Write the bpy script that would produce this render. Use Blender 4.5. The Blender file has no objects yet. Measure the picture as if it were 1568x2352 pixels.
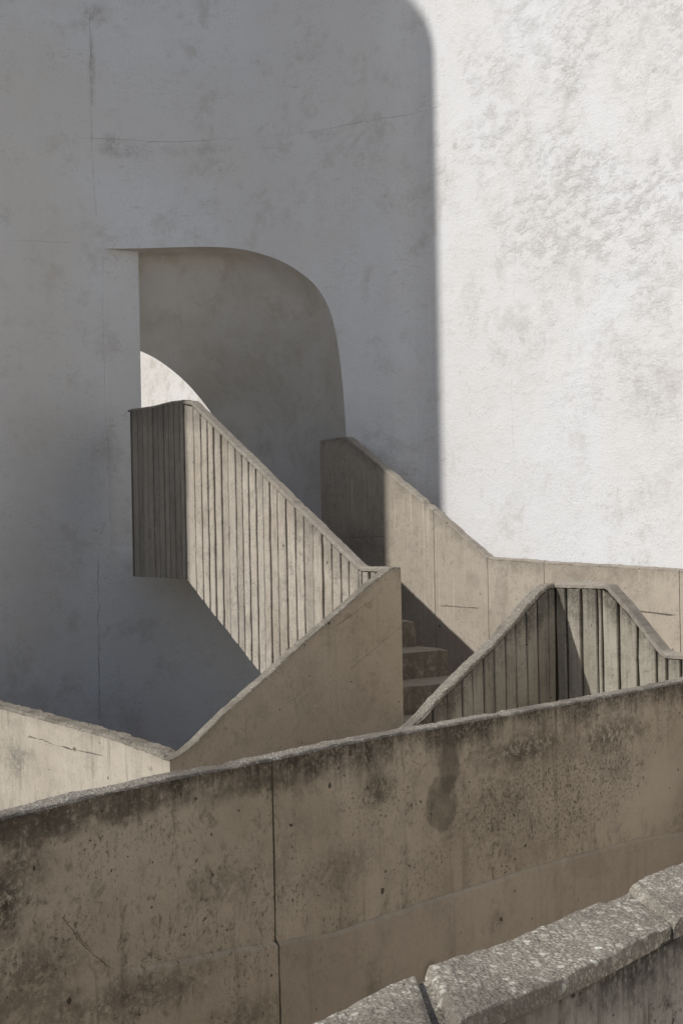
import bpy, math, random
from mathutils import Vector, noise as mnoise

random.seed(7)
scene = bpy.context.scene
col = scene.collection

# ------------------------------------------------------------------ camera, sky, sun
EYE = 3.0                       # eye height above the lower court
F = 3267.0                      # focal length in px of a 1568 x 2352 picture (50 mm on a 36 mm high frame)
PX, PY = 784.0, 1215.0          # principal point (the view is shifted up a touch)
ROLL = 0.019

cam_d = bpy.data.cameras.new('camera')
cam = bpy.data.objects.new('camera', cam_d)
col.objects.link(cam)
cam_d.sensor_fit = 'VERTICAL'
cam_d.sensor_height = 36.0
cam_d.lens = 36.0 * F / 2352.0
cam_d.shift_y = (PY - 1176.0) / 2352.0
cam_d.clip_end = 2000
cam.location = (0, 0, EYE)
cam.rotation_euler = (math.radians(90), ROLL, 0)
scene.camera = cam

SUN_AZ = math.radians(70.0)     # light travels this far right of straight ahead
SUN_EL = math.radians(41.0)
LH = Vector((math.sin(SUN_AZ), math.cos(SUN_AZ)))
world = bpy.data.worlds.new('World')
scene.world = world
world.use_nodes = True
wn = world.node_tree
bg = wn.nodes['Background']
sky = wn.nodes.new('ShaderNodeTexSky')
sky.sky_type = 'NISHITA'
sky.sun_disc = False
sky.sun_elevation = SUN_EL
sky.sun_rotation = math.atan2(-LH.x, -LH.y)
sky.dust_density = 1.0
wn.links.new(sky.outputs[0], bg.inputs[0])
bg.inputs[1].default_value = 0.072

sun_d = bpy.data.lights.new('sun', 'SUN')
sun_d.energy = 3.35
sun_d.angle = math.radians(0.53)
sun_d.color = (1.0, 0.972, 0.94)
sun = bpy.data.objects.new('sun', sun_d)
col.objects.link(sun)
sun.location = (-20, -8, 25)
Ldir = Vector((LH.x * math.cos(SUN_EL), LH.y * math.cos(SUN_EL), -math.sin(SUN_EL)))
sun.rotation_euler = Ldir.to_track_quat('-Z', 'Y').to_euler()

scene.view_settings.view_transform = 'Standard'
scene.view_settings.look = 'None'
scene.view_settings.exposure = 0.0
scene.view_settings.gamma = 1.0
scene.view_settings.use_curve_mapping = False
scene.render.engine = 'CYCLES'
scene.cycles.max_bounces = 8
scene.cycles.diffuse_bounces = 6


# ------------------------------------------------------------------ plan geometry helpers
def ray(x, y):
    """picture point -> (X, Z) per metre of depth"""
    a, b = x - PX, PY - y
    c, s = math.cos(ROLL), math.sin(ROLL)
    return ((a * c + b * s) / F, (-a * s + b * c) / F)


class Frame:
    """a vertical plane in plan: origin o, direction d along it, nb pointing away from its visible face"""
    def __init__(self, o, d, nb):
        self.o = Vector(o)
        self.d = Vector(d).normalized()
        self.nb = Vector(nb).normalized()

    def P(self, s, z, b=0.0):
        p = self.o + self.d * s + self.nb * b
        return Vector((p.x, p.y, z))

    def hit(self, x, y):
        X, Z = ray(x, y)
        # o + d s = y*(X,1)
        den = self.d.x - X * self.d.y
        s = (X * self.o.y - self.o.x) / den
        dep = self.o.y + self.d.y * s
        return s, EYE + Z * dep


def lerp_fn(pts):
    pts = sorted(pts)

    def f(s):
        if s <= pts[0][0]:
            a, b = pts[0], pts[1]
        elif s >= pts[-1][0]:
            a, b = pts[-2], pts[-1]
            if s > b[0]:
                return b[1] + (s - b[0]) * 0.0
        else:
            for a, b in zip(pts, pts[1:]):
                if a[0] <= s <= b[0]:
                    break
        if s < pts[0][0]:
            return pts[0][1]
        return a[1] + (b[1] - a[1]) * (s - a[0]) / max(1e-9, b[0] - a[0])
    return f


def fbm(p, sc, oc=4):
    v, a, t = 0.0, 1.0, 0.0
    q = Vector(p) * sc
    for _ in range(oc):
        v += a * mnoise.noise(q)
        t += a
        a *= 0.5
        q = q * 2.03 + Vector((3.1, 1.7, 5.3))
    return v / t


D1 = Vector((0.576, -0.8175)).normalized()      # the upper flights run this way, down to the right and nearer
NB = Vector((0.8175, 0.576)).normalized()       # away from the faces that look left
E = Vector((-0.663, -0.748)).normalized()       # the lower flights are turned a little
FV = Vector((0.748, -0.663)).normalized()


def frame_at(x, y, depth, d, nb):
    X, Z = ray(x, y)
    return Frame((X * depth, depth), d, nb)


# ------------------------------------------------------------------ object helpers
def new_mesh(name, verts, faces, mat, parent=None, attr=None, smooth=False):
    me = bpy.data.meshes.new(name)
    me.from_pydata([tuple(v) for v in verts], [], faces)
    me.validate()
    if attr is not None:
        at = me.attributes.new('wc', 'FLOAT_VECTOR', 'POINT')
        flat = [c for a in attr for c in a]
        at.data.foreach_set('vector', flat)
    if mat:
        me.materials.append(mat)
    if smooth:
        me.polygons.foreach_set('use_smooth', [True] * len(me.polygons))
    me.update()
    o = bpy.data.objects.new(name, me)
    col.objects.link(o)
    if parent:
        o.parent = parent
        o.matrix_parent_inverse = PINV.get(parent.name, parent.matrix_world.inverted())
    return o


PINV = {}


def thing(name, label, cat, loc, group=None):
    o = bpy.data.objects.new(name, None)
    o.location = loc
    o.empty_display_size = 0.3
    col.objects.link(o)
    PINV[o.name] = __import__('mathutils').Matrix.Translation(Vector(loc)).inverted()
    o['label'] = label
    o['category'] = cat
    o['kind'] = 'thing'
    if group:
        o['group'] = group
    return o


def recalc(o):
    import bmesh
    bm = bmesh.new()
    bm.from_mesh(o.data)
    bmesh.ops.recalc_face_normals(bm, faces=bm.faces)
    bm.to_mesh(o.data)
    bm.free()


# ------------------------------------------------------------------ node helpers
class G:
    def __init__(self, name):
        self.cache = {}
        self.m = bpy.data.materials.new(name)
        self.m.use_nodes = True
        self.nt = self.m.node_tree
        self.bsdf = self.nt.nodes['Principled BSDF']
        self.geo = self.nt.nodes.new('ShaderNodeNewGeometry')
        self.pos = self.geo.outputs['Position']
        a = self.nt.nodes.new('ShaderNodeAttribute')
        a.attribute_name = 'wc'
        sp = self.nt.nodes.new('ShaderNodeSeparateXYZ')
        self.nt.links.new(a.outputs['Vector'], sp.inputs[0])
        self.wc = a.outputs['Vector']
        self.s, self.z, self.d = sp.outputs

    def cached(self, key, fn):
        if key not in self.cache:
            self.cache[key] = fn()
        return self.cache[key]

    def _in(self, sock, v):
        if isinstance(v, bpy.types.NodeSocket):
            self.nt.links.new(v, sock)
        elif v is not None:
            sock.default_value = v

    def m2(self, op, a, b=None, c=None, clamp=False):
        n = self.nt.nodes.new('ShaderNodeMath')
        n.operation = op
        n.use_clamp = clamp
        self._in(n.inputs[0], a)
        self._in(n.inputs[1], b)
        self._in(n.inputs[2], c)
        return n.outputs[0]

    def add(self, a, b): return self.m2('ADD', a, b)
    def sub(self, a, b): return self.m2('SUBTRACT', a, b)
    def mul(self, a, b): return self.m2('MULTIPLY', a, b)
    def mx(self, a, b): return self.m2('MAXIMUM', a, b)
    def mn(self, a, b): return self.m2('MINIMUM', a, b)
    def absv(self, a): return self.m2('ABSOLUTE', a)

    def step(self, v, lo, hi):
        """smooth ramp 0 at lo to 1 at hi (lo may exceed hi)"""
        n = self.nt.nodes.new('ShaderNodeMapRange')
        n.interpolation_type = 'SMOOTHSTEP'
        self._in(n.inputs[0], v)
        if lo < hi:
            n.inputs[1].default_value, n.inputs[2].default_value = lo, hi
            n.inputs[3].default_value, n.inputs[4].default_value = 0, 1
        else:
            n.inputs[1].default_value, n.inputs[2].default_value = hi, lo
            n.inputs[3].default_value, n.inputs[4].default_value = 1, 0
        return n.outputs[0]

    def scale(self, vec, sx, sy, sz, off=(0, 0, 0), rot=(0, 0, 0)):
        n = self.nt.nodes.new('ShaderNodeMapping')
        self._in(n.inputs[0], vec)
        n.inputs[1].default_value = off
        n.inputs[2].default_value = rot
        n.inputs[3].default_value = (sx, sy, sz)
        return n.outputs[0]

    def noise(self, vec, sc, detail=4, rough=0.55, dist=0.0, colr=False):
        n = self.nt.nodes.new('ShaderNodeTexNoise')
        self._in(n.inputs['Vector'], vec)
        n.inputs['Scale'].default_value = sc
        n.inputs['Detail'].default_value = detail
        n.inputs['Roughness'].default_value = rough
        n.inputs['Distortion'].default_value = dist
        return n.outputs['Color' if colr else 'Fac']

    def voro(self, vec, sc, feature='F1', rand=1.0):
        n = self.nt.nodes.new('ShaderNodeTexVoronoi')
        n.feature = feature
        self._in(n.inputs['Vector'], vec)
        n.inputs['Scale'].default_value = sc
        n.inputs['Randomness'].default_value = rand
        return n.outputs['Distance'], n.outputs.get('Color')

    def white(self, vec):
        n = self.nt.nodes.new('ShaderNodeSeparateColor')
        self._in(n.inputs[0], vec)
        return n.outputs

    def mix(self, f, a, b, mode='MIX'):
        n = self.nt.nodes.new('ShaderNodeMix')
        n.data_type = 'RGBA'
        n.blend_type = mode
        n.clamp_factor = True
        self._in(n.inputs['Factor'], f)
        for key, v in ((6, a), (7, b)):
            if not isinstance(v, bpy.types.NodeSocket):
                v = (*v, 1) if len(v) == 3 else v
            self._in(n.inputs[key], v)
        return n.outputs[2]

    def comb(self, x, y, z):
        n = self.nt.nodes.new('ShaderNodeCombineXYZ')
        for k, v in enumerate((x, y, z)):
            self._in(n.inputs[k], v)
        return n.outputs[0]

    def bump(self, h, strength, dist, normal=None):
        n = self.nt.nodes.new('ShaderNodeBump')
        n.inputs['Strength'].default_value = strength
        n.inputs['Distance'].default_value = dist
        self._in(n.inputs['Height'], h)
        if normal is not None:
            self._in(n.inputs['Normal'], normal)
        return n.outputs[0]

    def crack(self, a, b, w, wob=0.02, wsc=3.0):
        """thin wavering line from a to b in (s, z) wall coordinates -> mask"""
        L = math.hypot(b[0] - a[0], b[1] - a[1])
        t = ((b[0] - a[0]) / L, (b[1] - a[1]) / L)
        ds, dz = self.sub(self.s, a[0]), self.sub(self.z, a[1])
        al = self.add(self.mul(ds, t[0]), self.mul(dz, t[1]))
        ac = self.sub(self.mul(ds, -t[1]), self.mul(dz, -t[0]))
        wv = self.cached('wv%g' % wsc, lambda: self.white(self.noise(self.wc, wsc, 5, 0.62, 0.0, True)))
        ac = self.add(ac, self.mul(self.sub(wv[0], 0.5), wob * 2.6))
        wid = wv[1]
        line = self.m2('LESS_THAN', self.absv(ac), self.mul(self.step(wid, 0.30, 0.70), w))
        rng = self.mul(self.step(al, -0.02, 0.05), self.step(al, L + 0.02, L - 0.05))
        return self.mul(line, rng)

    def blot(self, s0, z0, rs, rz, soft=0.5, nz=0.5, nsc=4.0, stretch=1.0):
        """stain of its own shape round (s0, z0), with a ragged edge"""
        x = self.mul(self.sub(self.s, s0), 1.0 / rs)
        y = self.mul(self.sub(self.z, z0), 1.0 / rz)
        r = self.m2('SQRT', self.add(self.mul(x, x), self.mul(y, y)))
        n = self.cached('bl%g' % nsc, lambda: self.noise(self.wc, nsc, 6, 0.65))
        r = self.add(r, self.mul(self.sub(n, 0.5), nz * 2))
        return self.step(r, 1.0, 1.0 - soft)

    def done(self, colr, rough=0.9, normal=None, spec=0.2):
        self._in(self.bsdf.inputs['Base Color'], colr)
        self._in(self.bsdf.inputs['Roughness'], rough)
        self.bsdf.inputs['Specular IOR Level'].default_value = spec
        if normal is not None:
            self._in(self.bsdf.inputs['Normal'], normal)
        return self.m


def concrete(name, base, light, dark, grime=0.35, grime_h=0.35, streak=0.5, pits=0.5, blots=(), cracks=(),
             bump=0.5, drips=0.0, seed=0.0, blotch=0.6, scour=None, per_obj=0.0, mottle=0.5, riser=0.0):
    g = G(name)
    off = (seed, seed * 1.7, seed * 0.6)
    p = g.scale(g.pos, 1, 1, 1, off)
    w = g.scale(g.wc, 1, 1, 0, off)
    big = g.noise(p, 1.3, 6, 0.62, 0.3)
    mid = g.noise(p, 6.0, 6, 0.65, 0.4)
    fine = g.noise(p, 70.0, 4, 0.7)
    grain = g.noise(p, 240.0, 2, 0.6)
    c = g.mix(g.step(big, 0.3, 0.7), base, light)
    c = g.mix(g.mul(g.step(mid, 0.48, 0.72), 0.35 * blotch), c, dark)
    if per_obj:
        gr_ = g.noise(g.scale(w, 90, 3.0, 0, (1, 2, 0)), 1.0, 5, 0.7, 0.4)
        c = g.mix(g.mul(g.step(gr_, 0.5, 0.68), 0.45), c, dark)
        oi = g.nt.nodes.new('ShaderNodeObjectInfo')
        c = g.mix(g.mul(g.step(oi.outputs['Random'], 0.3, 1.0), per_obj * 2), c, tuple(v * 0.8 for v in light))
        c = g.mix(g.mul(g.step(oi.outputs['Random'], 0.45, 0.0), per_obj * 1.4), c, dark)
    # fine mottling that breaks up the skin
    mot = g.noise(g.scale(w, 1.0, 0.7, 0, (7, 7, 0)), 22.0, 8, 0.78, 0.5)
    motm = g.noise(g.scale(p, 1, 1, 1, (3, 4, 5)), 2.2, 4, 0.6)
    c = g.mix(g.mul(g.mul(g.step(mot, 0.5, 0.66), g.step(motm, 0.38, 0.62)), mottle), c, dark)
    c = g.mix(g.mul(g.step(mot, 0.46, 0.32), 0.4 * mottle), c, light)
    spk = g.noise(g.scale(w, 1.0, 0.8, 0, (2, 6, 0)), 62.0, 4, 0.8)
    spm = g.noise(g.scale(w, 1.0, 1.0, 0, (8, 3, 0)), 3.5, 6, 0.72)
    c = g.mix(g.mul(g.mul(g.step(spk, 0.53, 0.66), g.step(spm, 0.42, 0.6)), min(1.0, mottle * 1.3)), c, tuple(v * 0.8 for v in dark))
    c = g.mix(g.mul(g.step(spk, 0.44, 0.3), 0.35), c, tuple(min(0.8, v * 1.12) for v in light))
    # cloudy grey weathering
    cl = g.noise(p, 2.6, 9, 0.72, 0.8)
    c = g.mix(g.mul(g.step(cl, 0.5, 0.7), 0.5 * blotch), c, dark)
    # vertical run-off streaks
    stv = g.noise(g.scale(w, 16, 0.9, 0), 1.0, 6, 0.7, 0.25)
    stm = g.noise(g.scale(w, 1.6, 1.1, 0, (4, 2, 0)), 1.0, 4, 0.6)
    sm = g.mul(g.step(stv, 0.5, 0.68), g.step(stm, 0.42, 0.62))
    c = g.mix(g.mul(sm, streak), c, dark)
    # dark growth under the top edge, running down unevenly
    run = g.noise(g.scale(w, 17, 0.45, 0, (1, 8, 0)), 1.0, 7, 0.78)
    blo = g.noise(g.scale(w, 2.2, 2.2, 0, (5, 3, 0)), 1.0, 8, 0.7)
    dd = g.add(g.mul(g.d, 1.0 / grime_h), g.mul(g.sub(0.55, run), 1.6))
    dd = g.add(dd, g.mul(g.sub(0.5, blo), 3.0))
    gm = g.mul(g.step(dd, 1.0, 0.0), g.step(fine, 0.2, 0.55))
    c = g.mix(g.mul(gm, grime), c, tuple(v * 0.62 for v in dark))
    if drips:
        dv = g.noise(g.scale(w, 42, 0.6, 0), 1.0, 4, 0.6)
        dm = g.noise(g.scale(w, 2.0, 1.4, 0, (2, 9, 0)), 1.0, 3, 0.5)
        c = g.mix(g.mul(g.mul(g.step(dv, 0.56, 0.64), g.step(dm, 0.45, 0.6)), drips), c, tuple(min(1, v * 1.5) for v in light))
    for (s0, z0, rs, rz, soft, amt, kind) in blots:
        bm_ = g.blot(s0, z0, rs, rz, soft, 0.42 if kind in ('dark', 'pale') else 0.75, 7.0 if kind in ('dark', 'pale') else 5.0)
        tgt = dark if kind != 'pale' else light
        if kind == 'dark':
            bm_ = g.mul(bm_, g.add(0.55, g.mul(g.step(mot, 0.3, 0.6), 0.45)))
        if kind in ('ragged', 'deep'):
            bm_ = g.mul(bm_, g.cached('rag', lambda: g.step(g.noise(w, 26, 8, 0.85), 0.40, 0.54)))
        if kind == 'deep':
            tgt = tuple(v * 0.6 for v in dark)
        c = g.mix(g.mul(bm_, amt), c, tgt)
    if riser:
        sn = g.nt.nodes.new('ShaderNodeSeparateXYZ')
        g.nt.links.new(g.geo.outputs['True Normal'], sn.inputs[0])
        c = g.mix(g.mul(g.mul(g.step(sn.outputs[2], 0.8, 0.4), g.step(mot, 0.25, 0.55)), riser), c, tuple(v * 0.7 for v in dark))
    h = g.add(g.mul(fine, 0.35), g.mul(mid, 0.8))
    h = g.add(h, g.mul(grain, 0.12))
    if scour:                                   # worn, crumbly skin where the fines have washed out
        s0, z0, rs, rz, amt = scour
        bm_ = g.blot(s0, z0, rs, rz, 0.6, 0.5, 3.0)
        sc_ = g.noise(g.scale(w, 1.6, 0.75, 0), 34.0, 5, 0.7, 0.6)
        sc2 = g.noise(g.scale(w, 1.3, 0.8, 0), 75.0, 4, 0.75, 0.3)
        sc3 = g.noise(g.scale(w, 1, 1, 0, (4, 4, 0)), 5.0, 5, 0.7)
        pick = g.mul(g.mx(g.mul(g.step(sc_, 0.55, 0.66), g.step(sc3, 0.5, 0.62)), g.mul(g.step(sc2, 0.55, 0.68), 0.7)), bm_)
        c = g.mix(g.mul(pick, amt), c, tuple(v * 0.75 for v in dark))
        h = g.sub(h, g.mul(pick, 1.2))
    # speckle and air holes
    c = g.mix(g.mul(g.step(fine, 0.58, 0.75), 0.28), c, dark)
    wj = g.nt.nodes.new('ShaderNodeVectorMath')
    wj.operation = 'MULTIPLY_ADD'
    g.nt.links.new(g.noise(w, 30.0, 2, 0.6, 0, True), wj.inputs[0])
    wj.inputs[1].default_value = (0.03, 0.03, 0)
    g.nt.links.new(w, wj.inputs[2])
    w2 = wj.outputs[0]
    vd, vc = g.voro(w2, 9.0)
    rnd = g.white(vc)
    hole = g.mul(g.m2('LESS_THAN', g.add(vd, g.mul(g.sub(fine, 0.5), 0.08)), g.mul(g.mul(rnd[1], rnd[1]), 0.13)), g.step(rnd[0], 1.0 - 0.45 * pits, 1.0 - 0.45 * pits + 0.02))
    vd2, vc2 = g.voro(w2, 30.0)
    rnd2 = g.white(vc2)
    hole2 = g.mul(g.m2('LESS_THAN', vd2, g.mul(rnd2[1], 0.2)), g.step(rnd2[0], 1.0 - 0.25 * pits, 1.0 - 0.25 * pits + 0.02))
    hole = g.mx(hole, hole2)
    c = g.mix(g.mul(hole, 0.8), c, tuple(v * 0.35 for v in dark))
    h = g.sub(h, g.mul(hole, 1.0))
    for (a, b, wd, wob, amt) in cracks:
        k = g.crack(a, b, wd, wob)
        c = g.mix(g.mul(k, amt), c, tuple(v * 0.3 for v in dark))
        h = g.sub(h, g.mul(k, 1.2))
    return g.done(c, 0.92, g.bump(h, bump, 0.012))


def aggregate(name, base, pale, dark, sc=34.0, bmp=0.7):
    """washed coping: pebbles of many tones standing in a grey paste"""
    g = G(name)
    p = g.add(g.pos, 0) if False else g.pos
    wob = g.noise(p, 14, 3, 0.6, 0, True)
    n = g.nt.nodes.new('ShaderNodeVectorMath'); n.operation = 'MULTIPLY_ADD'
    g.nt.links.new(wob, n.inputs[0]); n.inputs[1].default_value = (0.012,) * 3; g.nt.links.new(p, n.inputs[2])
    q = n.outputs[0]
    d1, c1 = g.voro(q, sc)
    d2, c2 = g.voro(q, sc * 2.6)
    r1, r2 = g.white(c1), g.white(c2)
    paste = g.mix(g.noise(p, 5, 6, 0.7), dark, base)
    big = g.noise(p, 3.0, 6, 0.7)
    c = g.mix(g.mul(g.step(d2, 0.62, 0.3), g.step(r2[0], 0.35, 0.5)), paste, g.mix(r2[1], base, pale))
    c = g.mix(g.mul(g.step(d1, 0.55, 0.42), g.step(r1[0], 0.5, 0.56)), c, g.mix(r1[1], base, pale))
    c = g.mix(g.mul(g.step(d1, 0.45, 0.36), g.step(r1[2], 0.95, 0.96)), c, tuple(min(0.66, v * 1.3) for v in pale))
    c = g.mix(g.mul(g.step(big, 0.44, 0.62), 0.75), c, dark)
    fine = g.noise(p, 120, 3, 0.7)
    c = g.mix(g.mul(g.step(fine, 0.55, 0.72), 0.4), c, tuple(v * 0.6 for v in dark))
    h = g.add(g.mul(g.step(d1, 0.6, 0.2), r1[0]), g.mul(fine, 0.4))
    h = g.add(h, g.mul(g.step(d2, 0.6, 0.2), 0.4))
    return g.done(c, 0.85, g.bump(h, bmp, 0.010))


# ------------------------------------------------------------------ wall builder
def spaced(a, b, step):
    n = max(2, int(round((b - a) / step)) + 1)
    return [a + (b - a) * i / (n - 1) for i in range(n)]


def build_wall(fr, s0, s1, top, bot, th, parent, mat, mat_top, body='wall_body', cap='coping', step=0.03, rough=0.006,
               edge=0.02, band=0.03, inset=0.0, chips=(), nacross=6, cap_over=0.0, face_rows=5, seams=(), fine=1.0):
    """an upstanding wall with a rough, slightly rounded and chipped top edge; body and coping are two meshes"""
    cols = spaced(s0, s1, step)
    sections = []
    for s in cols:
        t, bz = top(s), bot(s)
        sec = []
        for k in range(face_rows):
            f = k / (face_rows - 1)
            z = bz + (t - band - bz) * f
            sec.append((inset, z, 0.15 if 0 < k < face_rows - 1 else 0.0))
        nf = len(sec)
        sec.append((-cap_over, t - band, 0.5))
        sec.append((-cap_over, t - edge, 0.9))
        sec.append((edge * 0.35 - cap_over, t - edge * 0.35, 1.0))
        for k in range(nacross):
            f = k / (nacross - 1)
            sec.append((edge - cap_over + (th - 2 * edge + cap_over) * f, t, 0.9))
        sec.append((th - edge * 0.35, t - edge * 0.35, 1.0))
        sec.append((th, t - edge, 0.9))
        sec.append((th, t - band, 0.5))
        nc = len(sec)
        sec.append((th, bz, 0.0))
        pts, at = [], []
        for (b, z, amt) in sec:
            p = fr.P(s, z, b)
            if amt:
                n1 = fbm(p, 4.0, 3)
                n2 = fbm(p + Vector((7, 3, 1)), 22.0, 3)
                n3 = fbm(p + Vector((1, 9, 4)), 60.0, 2)
                ch = 0.0
                for (cs, cw, cd) in chips:
                    u = abs(s - cs) / cw
                    if u < 1:
                        ch = max(ch, cd * (1 - u * u) * (0.75 + 0.8 * n2))
                dz = (n1 * 0.9 + n2 * 0.8 * fine + n3 * 0.4 * fine) * rough * amt * (1 if z > t - 0.3 else 0)
                db = (fbm(p + Vector((2, 2, 8)), 12.0, 3) * 0.9 + n3 * 0.5 * fine) * rough * amt
                if amt > 0.6:
                    dz -= ch * (1.0 if b < th * 0.6 else 0.6)
                    if b < th * 0.3:
                        db += ch * 0.6
                p = fr.P(s, z + dz, b + db)
            pts.append(p)
            at.append((s, z, max(0.0, t - z)))
        sections.append((pts, at))
    m = len(sections[0][0])

    def strip(lo, hi, name, mt, closeback=False):
        vs, fs, ats = [], [], []
        idx = list(range(lo, hi))
        if closeback:
            idx = idx + []
        w = len(idx)
        for (pts, at) in sections:
            for k in idx:
                vs.append(pts[k])
                ats.append(at[k])
        for i in range(len(sections) - 1):
            for k in range(w - 1):
                a = i * w + k
                fs.append((a, a + w, a + w + 1, a + 1))
        return vs, fs, ats, w

    # body: face rows + back + ends
    vs, fs, ats, w = strip(0, nf, body, mat)
    n0 = len(vs)
    nsec = len(sections)
    bl, bt = [], []
    for (pts, at) in sections:
        vs += [pts[nc - 1], pts[nc]]
        ats += [at[nc - 1], at[nc]]
    for i in range(nsec - 1):
        a = n0 + 2 * i
        fs.append((a, a + 2, a + 3, a + 1))
        fs.append((i * w, (i + 1) * w, n0 + 2 * (i + 1) + 1, n0 + 2 * i + 1))       # underside
        fs.append((i * w + w - 1, (i + 1) * w + w - 1, n0 + 2 * (i + 1), n0 + 2 * i))  # under the coping
    for i in (0, nsec - 1):
        fs.append([i * w + k for k in range(w)] + [n0 + 2 * i, n0 + 2 * i + 1])
    ob = new_mesh(body, vs, fs, mat, parent, ats)
    recalc(ob)
    # coping
    vs, fs, ats, w = strip(nf, nc, cap, mat_top)
    for i in (0, nsec - 1):
        fs.append([i * w + k for k in range(w)])
    oc = new_mesh(cap, vs, fs, mat_top, parent, ats, smooth=False)
    recalc(oc)
    return ob, oc


def make_board(fr, sa, sb, top, bot, parent, mat, proud=0.022, first=None):
    """one board-marked rib: slightly uneven edges and depth"""
    n = 14
    vs, fs, ats = [], [], []
    jd = random.uniform(-0.004, 0.004)
    tilt = random.uniform(-0.0025, 0.0025)
    ch_ = 0.005
    for k in range(n + 1):
        f = k / n
        row = []
        for (s, b) in ((sa, proud), (sa, ch_), (sa + ch_, 0.0), (sb - ch_, 0.0), (sb, ch_), (sb, proud)):
            z = bot(s) + (top(s) - bot(s)) * f
            js = fbm((s * 3.1 + sa, z, 0.3), 7.0, 4) * 0.012 if b < proud else 0
            jb = jd + tilt * (1 if s > (sa + sb) / 2 else -1) + fbm((s, z, 2.0), 7.0, 2) * 0.004 if b < proud else 0
            edge = 0.0
            vs.append(fr.P(s + js, z, b + jb + edge))
            ats.append((s, z, top(s) - z))
    for k in range(n):
        a = 6 * k
        for j in range(5):
            fs.append((a + j, a + j + 1, a + 7 + j, a + 6 + j))
        fs.append((a + 5, a, a + 6, a + 11))
    fs.append((0, 1, 2, 3, 4, 5))
    e = 6 * n
    fs.append((e, e + 1, e + 2, e + 3, e + 4, e + 5))
    o = new_mesh('board', vs, fs, mat, parent, ats)
    recalc(o)
    return o


def boards(fr, xs_s, top, bot, parent, mat, gap=0.015, **kw):
    for a, b in zip(xs_s, xs_s[1:]):
        g2 = gap * random.uniform(0.75, 1.15) * 0.5
        g3 = gap * random.uniform(0.75, 1.15) * 0.5
        if b - a - g2 - g3 < 0.008:
            continue
        make_board(fr, a + g2, b - g3, top, bot, parent, mat, **kw)


# ================================================================== GROUND
gm = G('court_paving')
c = gm.mix(gm.noise(gm.pos, 0.9, 6, 0.6), (0.30, 0.25, 0.19), (0.38, 0.32, 0.25))
c = gm.mix(gm.mul(gm.noise(gm.pos, 9, 6, 0.7), 0.5), c, (0.2, 0.17, 0.13))
MG = gm.done(c, 0.95, gm.bump(gm.noise(gm.pos, 40, 5, 0.6), 0.4, 0.01))
R_ = 400.0
gr = new_mesh('ground', [(-R_, -R_, 0), (R_, -R_, 0), (R_, R_, 0), (-R_, R_, 0)], [(0, 1, 2, 3)], MG)
gr['kind'] = 'structure'
gr['label'] = 'beige paved court floor far below the walls'

# ================================================================== WHITE CURVED WALL
# plan of the face, from far left round the hollow to the straight right-hand run
ctrl = []
for (x, dep) in ((-700, 10.9), (-420, 12.1), (-200, 12.75), (0, 13.15), (120, 13.42), (230, 13.6), (400, 13.75), (560, 13.68),
                 (700, 13.45), (800, 13.26), (900, 13.05), (1010, 12.8)):
    X, Z = ray(x, PY)
    ctrl.append(Vector((X * dep, dep)))
W0 = ctrl[-1]
for k in (1.0, 2.0, 3.0, 4.5, 6.0):
    ctrl.append(W0 + D1 * k)
ang = math.atan2(D1.y, D1.x)
q_ = ctrl[-1].copy()
for k in range(9):                       # beyond the frame the wall's bend is added to bounce sun onto the front walls
    ang -= 0.11
    q_ = q_ + Vector((math.cos(ang), math.sin(ang))) * 1.3
    ctrl.append(q_.copy())


def catmull(pts, n):
    out = []
    for i in range(len(pts) - 1):
        p0 = pts[max(0, i - 1)]
        p1, p2 = pts[i], pts[i + 1]
        p3 = pts[min(len(pts) - 1, i + 2)]
        for k in range(n):
            t = k / n
            out.append(0.5 * ((2 * p1) + (p2 - p0) * t + (2 * p0 - 5 * p1 + 4 * p2 - p3) * t * t + (3 * p1 - p0 - 3 * p2 + p3) * t ** 3))
    out.append(pts[-1])
    return out


plan = catmull(ctrl, 14)
arc = [0.0]
for a, b in zip(plan, plan[1:]):
    arc.append(arc[-1] + (b - a).length)


def wall_pt(s):
    s = min(max(s, 0.0), arc[-1] - 1e-6)
    lo, hi = 0, len(arc) - 1
    while hi - lo > 1:
        m_ = (lo + hi) // 2
        if arc[m_] <= s:
            lo = m_
        else:
            hi = m_
    t = (s - arc[lo]) / (arc[hi] - arc[lo])
    d = (plan[hi] - plan[lo]).normalized()
    return plan[lo].lerp(plan[hi], t), d


def wall_hit(x, y):
    X, Z = ray(x, y)
    for i in range(len(plan) - 1):
        a, b = plan[i], plan[i + 1]
        fa, fb = a.x - X * a.y, b.x - X * b.y
        if fa <= 0 < fb or fb <= 0 < fa:
            t = fa / (fa - fb)
            p = a.lerp(b, t)
            return arc[i] + (arc[i + 1] - arc[i]) * t, EYE + Z * p.y
    raise ValueError((x, y))


LANDING = EYE - 0.118
arch_px = [(242, 571), (280, 571), (318, 570.5), (400, 568), (480, 567), (545, 571), (600, 583), (650, 602), (690, 626), (725, 657),
           (752, 700), (768, 752), (779, 815), (788, 900), (795, 1000)]
arch = [wall_hit(*p) for p in arch_px]
# refine the curve
a2 = catmull([Vector(p) for p in arch], 8)
arch = [(p.x, p.y) for p in a2]
arch.append((arch[-1][0] + 0.004, LANDING))
sL, sR = arch[0][0], arch[-1][0]


def arch_z(s):
    for (a, b) in zip(arch, arch[1:]):
        if a[0] <= s <= b[0] and b[0] > a[0]:
            return a[1] + (b[1] - a[1]) * (s - a[0]) / (b[0] - a[0])
    return LANDING


WT = EYE + 6.2          # wall top
cols_s = sorted(set([round(v, 5) for v in spaced(0, sL, 0.08)] + [round(v[0], 5) for v in arch] + [round(v, 5) for v in spaced(sR, arc[-1], 0.08)]))
cols_s = [s for i, s in enumerate(cols_s) if i == 0 or s - cols_s[i - 1] > 1e-5]

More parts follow.
